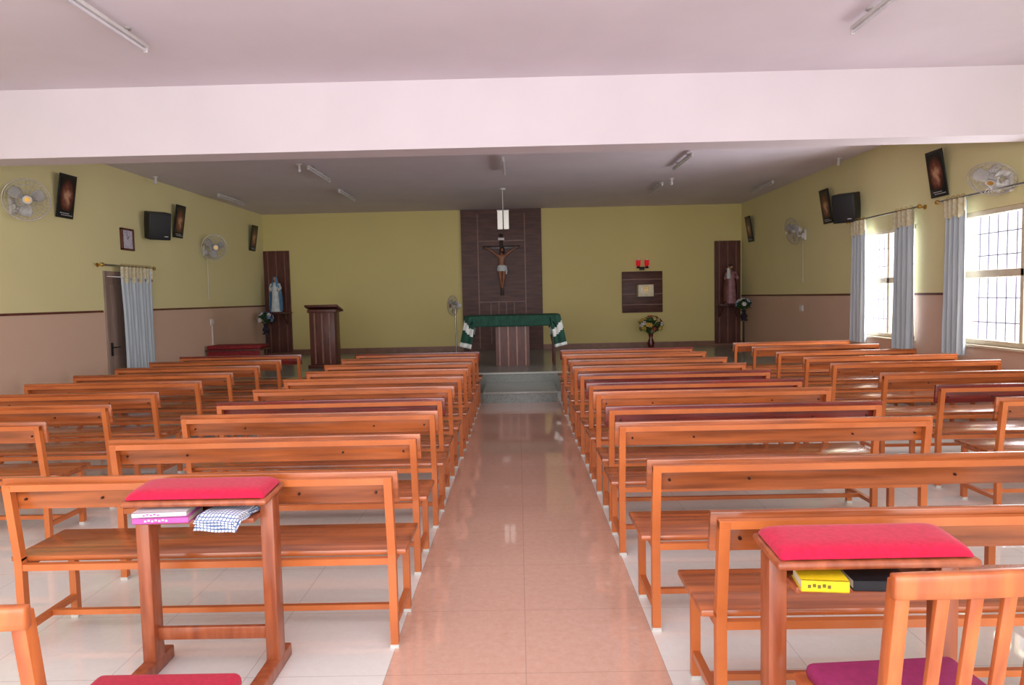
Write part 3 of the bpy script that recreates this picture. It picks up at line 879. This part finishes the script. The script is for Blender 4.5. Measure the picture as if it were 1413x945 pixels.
# ---------------------------------------------------------------- fans
def fan_head(parent, loc, rot, R=.245):
    b = B()
    b.loft([(-.12, 0, 0, .03, .03, 0), (-.11, 0, 0, .055, .055, 0), (-.03, 0, 0, .07, .07, 0), (.0, 0, 0, .05, .05, 0)], n=20)
    bmesh.ops.rotate(b.bm, verts=b.bm.verts, cent=(0, 0, 0), matrix=Matrix.Rotation(math.pi / 2, 3, 'Y'))
    mh = part('motor_housing', (b, [M_fan]), parent, loc, rot)
    b = B()
    b.torus((.055, 0, 0), R, .006, 'X')
    for k, xx in ((.45, .11), (.72, .095), (.9, .075)): b.torus((xx, 0, 0), R * k, .0022, 'X')
    for k, xx in ((.45, .0), (.75, .015)): b.torus((xx, 0, 0), R * k, .0022, 'X')
    n = 32
    for i in range(n):
        a = 2 * math.pi * i / n; c, s = math.cos(a), math.sin(a)
        P = [(.112, .05), (.11, .45 * R), (.09, .78 * R), (.055, R)]
        for j in range(3):
            b.cyl((P[j][0], P[j][1] * c, P[j][1] * s), (P[j + 1][0], P[j + 1][1] * c, P[j + 1][1] * s), .0017, 0, 4, caps=False)
        if i % 2: continue
        P = [(.0, .05), (.0, .45 * R), (.018, .78 * R), (.055, R)]
        for j in range(3):
            b.cyl((P[j][0], P[j][1] * c, P[j][1] * s), (P[j + 1][0], P[j + 1][1] * c, P[j + 1][1] * s), .0017, 0, 4, caps=False)
    b.cyl((.105, 0, 0), (.12, 0, 0), .05, 0, 20)
    b.cyl((.119, 0, 0), (.122, 0, 0), .03, 1, 20)
    part('guard', (b, [M_wire, M_brass]), mh)
    part('hub', (B().cyl((.02, 0, 0), (.085, 0, 0), .04, 0, 18, .03), [M_fan]), mh)
    for k in range(3):
        a0 = k * 2 * math.pi / 3 + .4
        def fb(u, v, a0=a0):
            r = .035 + u * (R * .82 - .035)
            half = .38 + .22 * math.sin(math.pi * min(1, u * .9 + .1))
            a = a0 + (v - .5) * 2 * half * (0.9 if u < .8 else .75)
            return (.05 + (v - .5) * .045, r * math.cos(a), r * math.sin(a))
        b = B(); b.grid(fb, 8, 8)
        o = part('blade', (b, [M_blade], 60), mh)
        md = o.modifiers.new('s', 'SOLIDIFY'); md.thickness = .003
    return mh

def wall_fan(loc, rz, label, yaw=0, pitch=.25, cord=.8, R=.245):
    rt = root('wall_fan', label, 'fan', loc, (0, 0, rz), 'oscillating wall fans')
    b = B(); b.box((.02, 0, -.08), (.04, .10, .20), 0, bev=.012); b.box((.055, 0, -.10), (.05, .07, .10), 0, bev=.015)
    part('wall_mount', (b, [M_fan]), rt)
    b = B(); b.cyl((.06, 0, -.10), (.14, 0, -.10), .018); b.cyl((.14, 0, -.115), (.155, 0, 0), .018, 0); b.ball((.15, 0, -.02), .028)
    part('arm', (b, [M_fan]), rt)
    if cord:
        part('pull_cord', (B().cyl((.055, .02, -.14), (.05, .02, -.14 - cord), .004, 0, 6).ball((.05, .02, -.14 - cord), .012), [M_white]), rt)
    fan_head(rt, (.19, 0, .0), (0, pitch, yaw), R)
    return rt
LF = 'white oscillating wall fan with round wire guard'
wall_fan((XL, 8.42, 2.90), 0, LF, yaw=-.85, pitch=.12, cord=0)
wall_fan((XL, 13.55, 2.70), 0, LF, yaw=-.75, pitch=.15, cord=.85)
wall_fan((XR, 7.66, 2.80), math.pi, LF + ' above the window', yaw=.65, pitch=.85, cord=0, R=.23)
wall_fan((XR, 13.05, 2.72), math.pi, LF, yaw=.15, pitch=.25, cord=.8)
rt = root('pedestal_fan', 'grey pedestal fan standing beside the altar', 'fan', (-1.27, 14.0, PZ))
part('base', (B().loft([(0, 0, 0, .17, .17, 0), (.02, 0, 0, .17, .17, 0), (.04, 0, 0, .05, .05, 0)], n=24), [M_fan]), rt)
part('pole', (B().cyl((0, 0, .03), (0, 0, 1.05), .015), [M_steel]), rt)
fan_head(rt, (0, -.02, 1.12), (0, .0, -math.pi / 2 - .9), .20)

# ---------------------------------------------------------------- speakers
def speaker(loc, rz, label):
    rt = root('wall_speaker', label, 'speaker', loc, (0, 0, rz), 'black wall speakers')
    part('bracket', (B().box((.015, 0, 0), (.03, .08, .16), 0, bev=.003).seg((.02, 0, 0), (.14, 0, 0), .03), [M_black]), rt)
    R = Euler((0, .2, 0))
    cb = part('cabinet', (B().box((0, 0, 0), (.26, .34, .44), 0, bev=.015), [M_black]), rt, (.27, 0, 0), R)
    part('grille', (B().box((.134, 0, .0), (.01, .30, .40), 0, bev=.004), [M_grille]), cb)
    part('badge', (B().box((.141, .09, -.16), (.004, .06, .012)), [M_inkw]), cb)
speaker((XL, 11.65, 2.90), -.75, 'black box speaker on a bracket beside the clock')
speaker((XR, 11.20, 2.88), math.pi + .75, 'black box speaker on a bracket above the curtain')

# ---------------------------------------------------------------- posters
def poster(side, y, z, label):
    x = XL if side < 0 else XR
    rt = root('framed_print', label, 'picture', (x, y, z), (0, 0, 0 if side < 0 else math.pi), 'dark devotional prints leaning out from the side walls')
    R = Euler((0, .16, 0))
    bd = part('board', (B().box((0, 0, 0), (.014, .35, .58), 0, bev=.003), [M_black]), rt, (.065, 0, 0), R)
    part('printed_image', (B().box((.009, 0, .03), (.002, .29, .44), 0), [M_pic]), bd)
    b = B()
    for (yy, w, zz) in ((-.02, .16, -.225), (.03, .20, -.25)):
        for k in range(7):
            b.box((.0085, yy - w / 2 + w * k / 6, zz), (.002, w / 9, .010))
    part('caption', (b, [M_inkw]), bd)
    part('hanging_wire', (B().cyl((-.06, 0, .36), (.04, -.1, .27), .002, 0, 5).cyl((-.06, 0, .36), (.04, .1, .27), .002, 0, 5), [M_wire]), rt)
for y in (9.38, 12.5, 16.0): poster(-1, y, 3.08, 'dark devotional print leaning out from the yellow wall')
for y in (8.90, 12.05, 16.0): poster(1, y, 3.03, 'dark devotional print leaning out from the yellow wall')

rt = root('wall_clock', 'square dark-framed wall clock with pale face', 'clock', (XL, 10.87, 2.63))
b = B()
for s in (-1, 1):
    b.box((.02, s * .155, 0), (.04, .03, .34), 0, bev=.004); b.box((.02, 0, s * .155), (.04, .34, .03), 0, bev=.004)
part('frame', (b, [M_darkv]), rt)
part('face', (B().box((.012, 0, 0), (.02, .29, .29)), [M_clockf]), rt)
b = B(); b.seg((.026, 0, 0), (.026, .05, .06), .006, .003); b.seg((.027, 0, 0), (.027, -.02, .11), .004, .003)
for k in range(12):
    a = k * math.pi / 6; b.box((.024, .12 * math.sin(a), .12 * math.cos(a)), (.003, .01, .01))
part('hands', (b, [M_black]), rt)

def switch(loc, label, n):
    rt = root('switch_plate', label, 'light switch', loc)
    s = 1 if loc[0] < 0 else -1
    part('plate', (B().box((s * .008, 0, 0), (.016, .16, .12), 0, bev=.004), [M_sw]), rt)
    m = B().box((s * .018, 0, 0), (.008, .022, .045), 0, bev=.002).mesh('rocker', [M_white])
    for i in range(n): part('rocker', m, rt, (0, -.045 + .03 * i, 0))
switch((XL, 13.75, 1.24), 'white switch plate with rocker switches', 4)
switch((XR, 13.2, 1.28), 'white switch plate with rocker switches', 4)
single('cable_conduit', (B().box((XL + .008, 13.75, .76), (.016, .03, .84)), [M_sw]), 'white plastic cable conduit below the switch', 'conduit')

# ---------------------------------------------------------------- curtains
def curtain(x, y0, y1, z0, z1, label, s):
    rt = root('curtain', label, 'curtain', (x, (y0 + y1) / 2, z0), group='pale blue window curtains')
    w = y1 - y0; h = z1 - z0; n = max(3, int(w / .09))
    def fn(u, v):
        ww = w * (1 - .10 * math.sin(math.pi * min(1, v * 1.1)) * .6)
        a = .028 + .012 * (1 - v)
        return (a * math.sin(u * n * 2 * math.pi) + .006 * math.sin(u * 31 + v * 4), (u - .5) * ww, v * h)
    b = B(); b.grid(fn, n * 14, 16)
    part('curtain_panel', (b, [M_curt], 80), rt)
    def fh(u, v):
        drop = .12 + .09 * abs(math.sin(u * n * math.pi * .5))
        p = fn(u, 1)
        z = h - drop * (1 - v) + .03 * v
        return (p[0] * 1.1 - s * .016, p[1] * 1.04, z)
    b = B(); b.grid(fh, n * 14, 5)
    part('valance', (b, [M_curth], 80), rt)
    m = B().torus((0, 0, 0), .026, .004, 'Y', 0, 16, 5).mesh('ring', [M_brass])
    for i in range(n): part('ring', m, rt, (0, -w / 2 + w * (i + .5) / n, h + .045))
    return rt
def rod(x, y0, y1, z, label):
    rt = root('curtain_rod', label, 'curtain rod', (x, (y0 + y1) / 2, z), group='brass curtain rods')
    L = (y1 - y0) / 2
    part('pole', (B().cyl((0, -L, 0), (0, L, 0), .013), [M_steel]), rt)
    m = B().ball((0, 0, 0), (.03, .035, .03)).cyl((0, -.03, 0), (0, .03, 0), .018).mesh('finial', [M_brass])
    for s in (-1, 1): part('finial', m, rt, (0, s * (L + .03), 0))
    s = 1 if x > 0 else -1
    xw = (XR if s > 0 else XL) - x
    m = B().cyl((0, 0, 0), (xw, 0, 0), .01).cyl((xw - s * .012, 0, 0), (xw, 0, 0), .03).mesh('rod_bracket', [M_brass])
    for q in (-1, 1): part('rod_bracket', m, rt, (0, q * (L - .04), 0))
LC = 'pale blue pleated curtain with cream and gold valance'
xr = XR - .12
rod(xr, 9.20, 11.08, 2.66, 'curtain rod above the window'); rod(xr, 6.1, 8.75, 2.66, 'curtain rod above the window')
curtain(xr, 10.57, 10.98, .80, 2.62, LC + ' beside the window', 1)
curtain(xr, 9.30, 9.75, .78, 2.62, LC + ' beside the window', 1)
curtain(xr, 8.23, 8.60, .80, 2.62, LC + ' beside the window', 1)
xl = XL + .12
rod(xl, 10.03, 11.40, 2.2, 'curtain rod above the door')
curtain(xl, 10.46, 11.34, .12, 2.16, LC + ' over the doorway', -1)

# ---------------------------------------------------------------- ceiling fittings
def tube(x, y0, y1, label, drop=.045):
    rt = root('tube_light', label, 'ceiling light', (x, (y0 + y1) / 2, H), group='ceiling tube lights')
    L = (y1 - y0) / 2
    b = B()
    b.box((0, 0, -drop), (.042, 2 * L, .03), 0, bev=.005)
    for s in (-1, 1):
        b.box((.0, s * (L - .01), -drop - .027), (.03, .02, .046), 0, bev=.003)
    part('housing', (b, [M_white]), rt)
    for s in (-.55, .55):
        part('ceiling_bracket', (B().cyl((0, 0, 0), (0, 0, -drop), .007, 0, 8).cyl((0, 0, 0), (0, 0, -.012), .03, 0, 14), [M_wire]), rt, (0, s * L, 0))
    part('tube', (B().cyl((0, -L + .01, -drop - .034), (0, L - .01, -drop - .034), .013, 0, 12), [M_tube]), rt)
LT = 'unlit white fluorescent tube fitting under the ceiling'
for (x, y) in ((-2.92, 5.05), (2.68, 5.05), (-.18, 11.0), (2.6, 11.0), (4.80, 13.8), (-5.6, 13.8), (-3.27, 13.6), (-3.15, 11.3), (2.72, 13.7)):
    tube(x, y - .61, y + .61, LT)
def bulb(x, y):
    rt = root('bulb_holder', 'small ceiling lamp holder with white bulb', 'ceiling light', (x, y, H), group='ceiling bulb holders')
    part('holder', (B().cyl((0, 0, 0), (0, 0, -.02), .045, 0, 16).cyl((0, 0, -.02), (0, 0, -.07), .02, 0, 12), [M_white]), rt)
    part('bulb', (B().ball((0, 0, -.09), (.026, .026, .034)), [M_tube]), rt)
bulb(-5.9, 11.5); bulb(5.15, 11.3); bulb(-3.3, 10.75); bulb(2.85, 12.9)
rt = root('pendant_light', 'white twin-panel pendant light on a thin ceiling rod', 'ceiling light', (-.26, 13.6, H))
part('canopy', (B().cyl((0, 0, 0), (0, 0, -.03), .07, 0, 20, .05), [M_white]), rt)
part('rod', (B().cyl((0, 0, -.03), (0, 0, -.42), .008, 0, 8), [M_white]), rt)
m = B().box((0, 0, -.60), (.10, .05, .36), 0, bev=.01).mesh('lamp_shade', [M_lampw])
for s in (-.06, .06): part('lamp_shade', m, rt, (s, 0, 0))
part('yoke', (B().box((0, 0, -.415), (.24, .03, .015)), [M_steel]), rt)

# ---------------------------------------------------------------- light
w = bpy.data.worlds.new('sky'); SC.world = w; w.use_nodes = True
bg = w.node_tree.nodes['Background']
bg.inputs[0].default_value = (0.95, 0.95, 1.0, 1); bg.inputs[1].default_value = 1.7

def area(name, loc, rot, sx, sy, e, col=(1, 1, 1)):
    l = bpy.data.lights.new(name, 'AREA'); l.shape = 'RECTANGLE'; l.size = sx; l.size_y = sy; l.energy = e; l.color = col
    o = bpy.data.objects.new(name, l); COL.objects.link(o); o.location = loc; o.rotation_euler = rot
    return o
area('entrance_daylight', ((XL + XR) / 2, -2.9, 1.7), (math.radians(90), 0, 0), 10, 3.0, 355, (1, .99, .98))
area('bounce_flash', (-.4, -.6, 2.0), (math.radians(150), 0, 0), 3.0, 1.2, 170, (1, .98, 1))
for i, (wy0, wy1, z0, z1) in enumerate((W1, W2, W3)):
    area('window_daylight', (XR + .45, (wy0 + wy1) / 2, (z0 + z1) / 2), (0, math.radians(90), 0), z1 - z0, wy1 - wy0, (210, 130, 25)[i], (.97, .97, 1))  # last lamp shines through the added, unseen window

# ---------------------------------------------------------------- camera
cam = bpy.data.cameras.new('camera'); co = bpy.data.objects.new('camera', cam); COL.objects.link(co)
F = 960.0
cam.sensor_width = 36; cam.lens = F / 1413 * 36; cam.clip_start = .05
v = Vector((8.5, 62.5, -F)).normalized()
r = math.radians(1.22)
u = Vector((-math.sin(r), math.cos(r), 0)); u = (u - v * u.dot(v)).normalized()
x = v.cross(u)
Rc = Matrix((x, v, u)).transposed()
co.matrix_world = Matrix.Translation((0, 0, 1.6)) @ Rc.transposed().to_4x4()
SC.camera = co
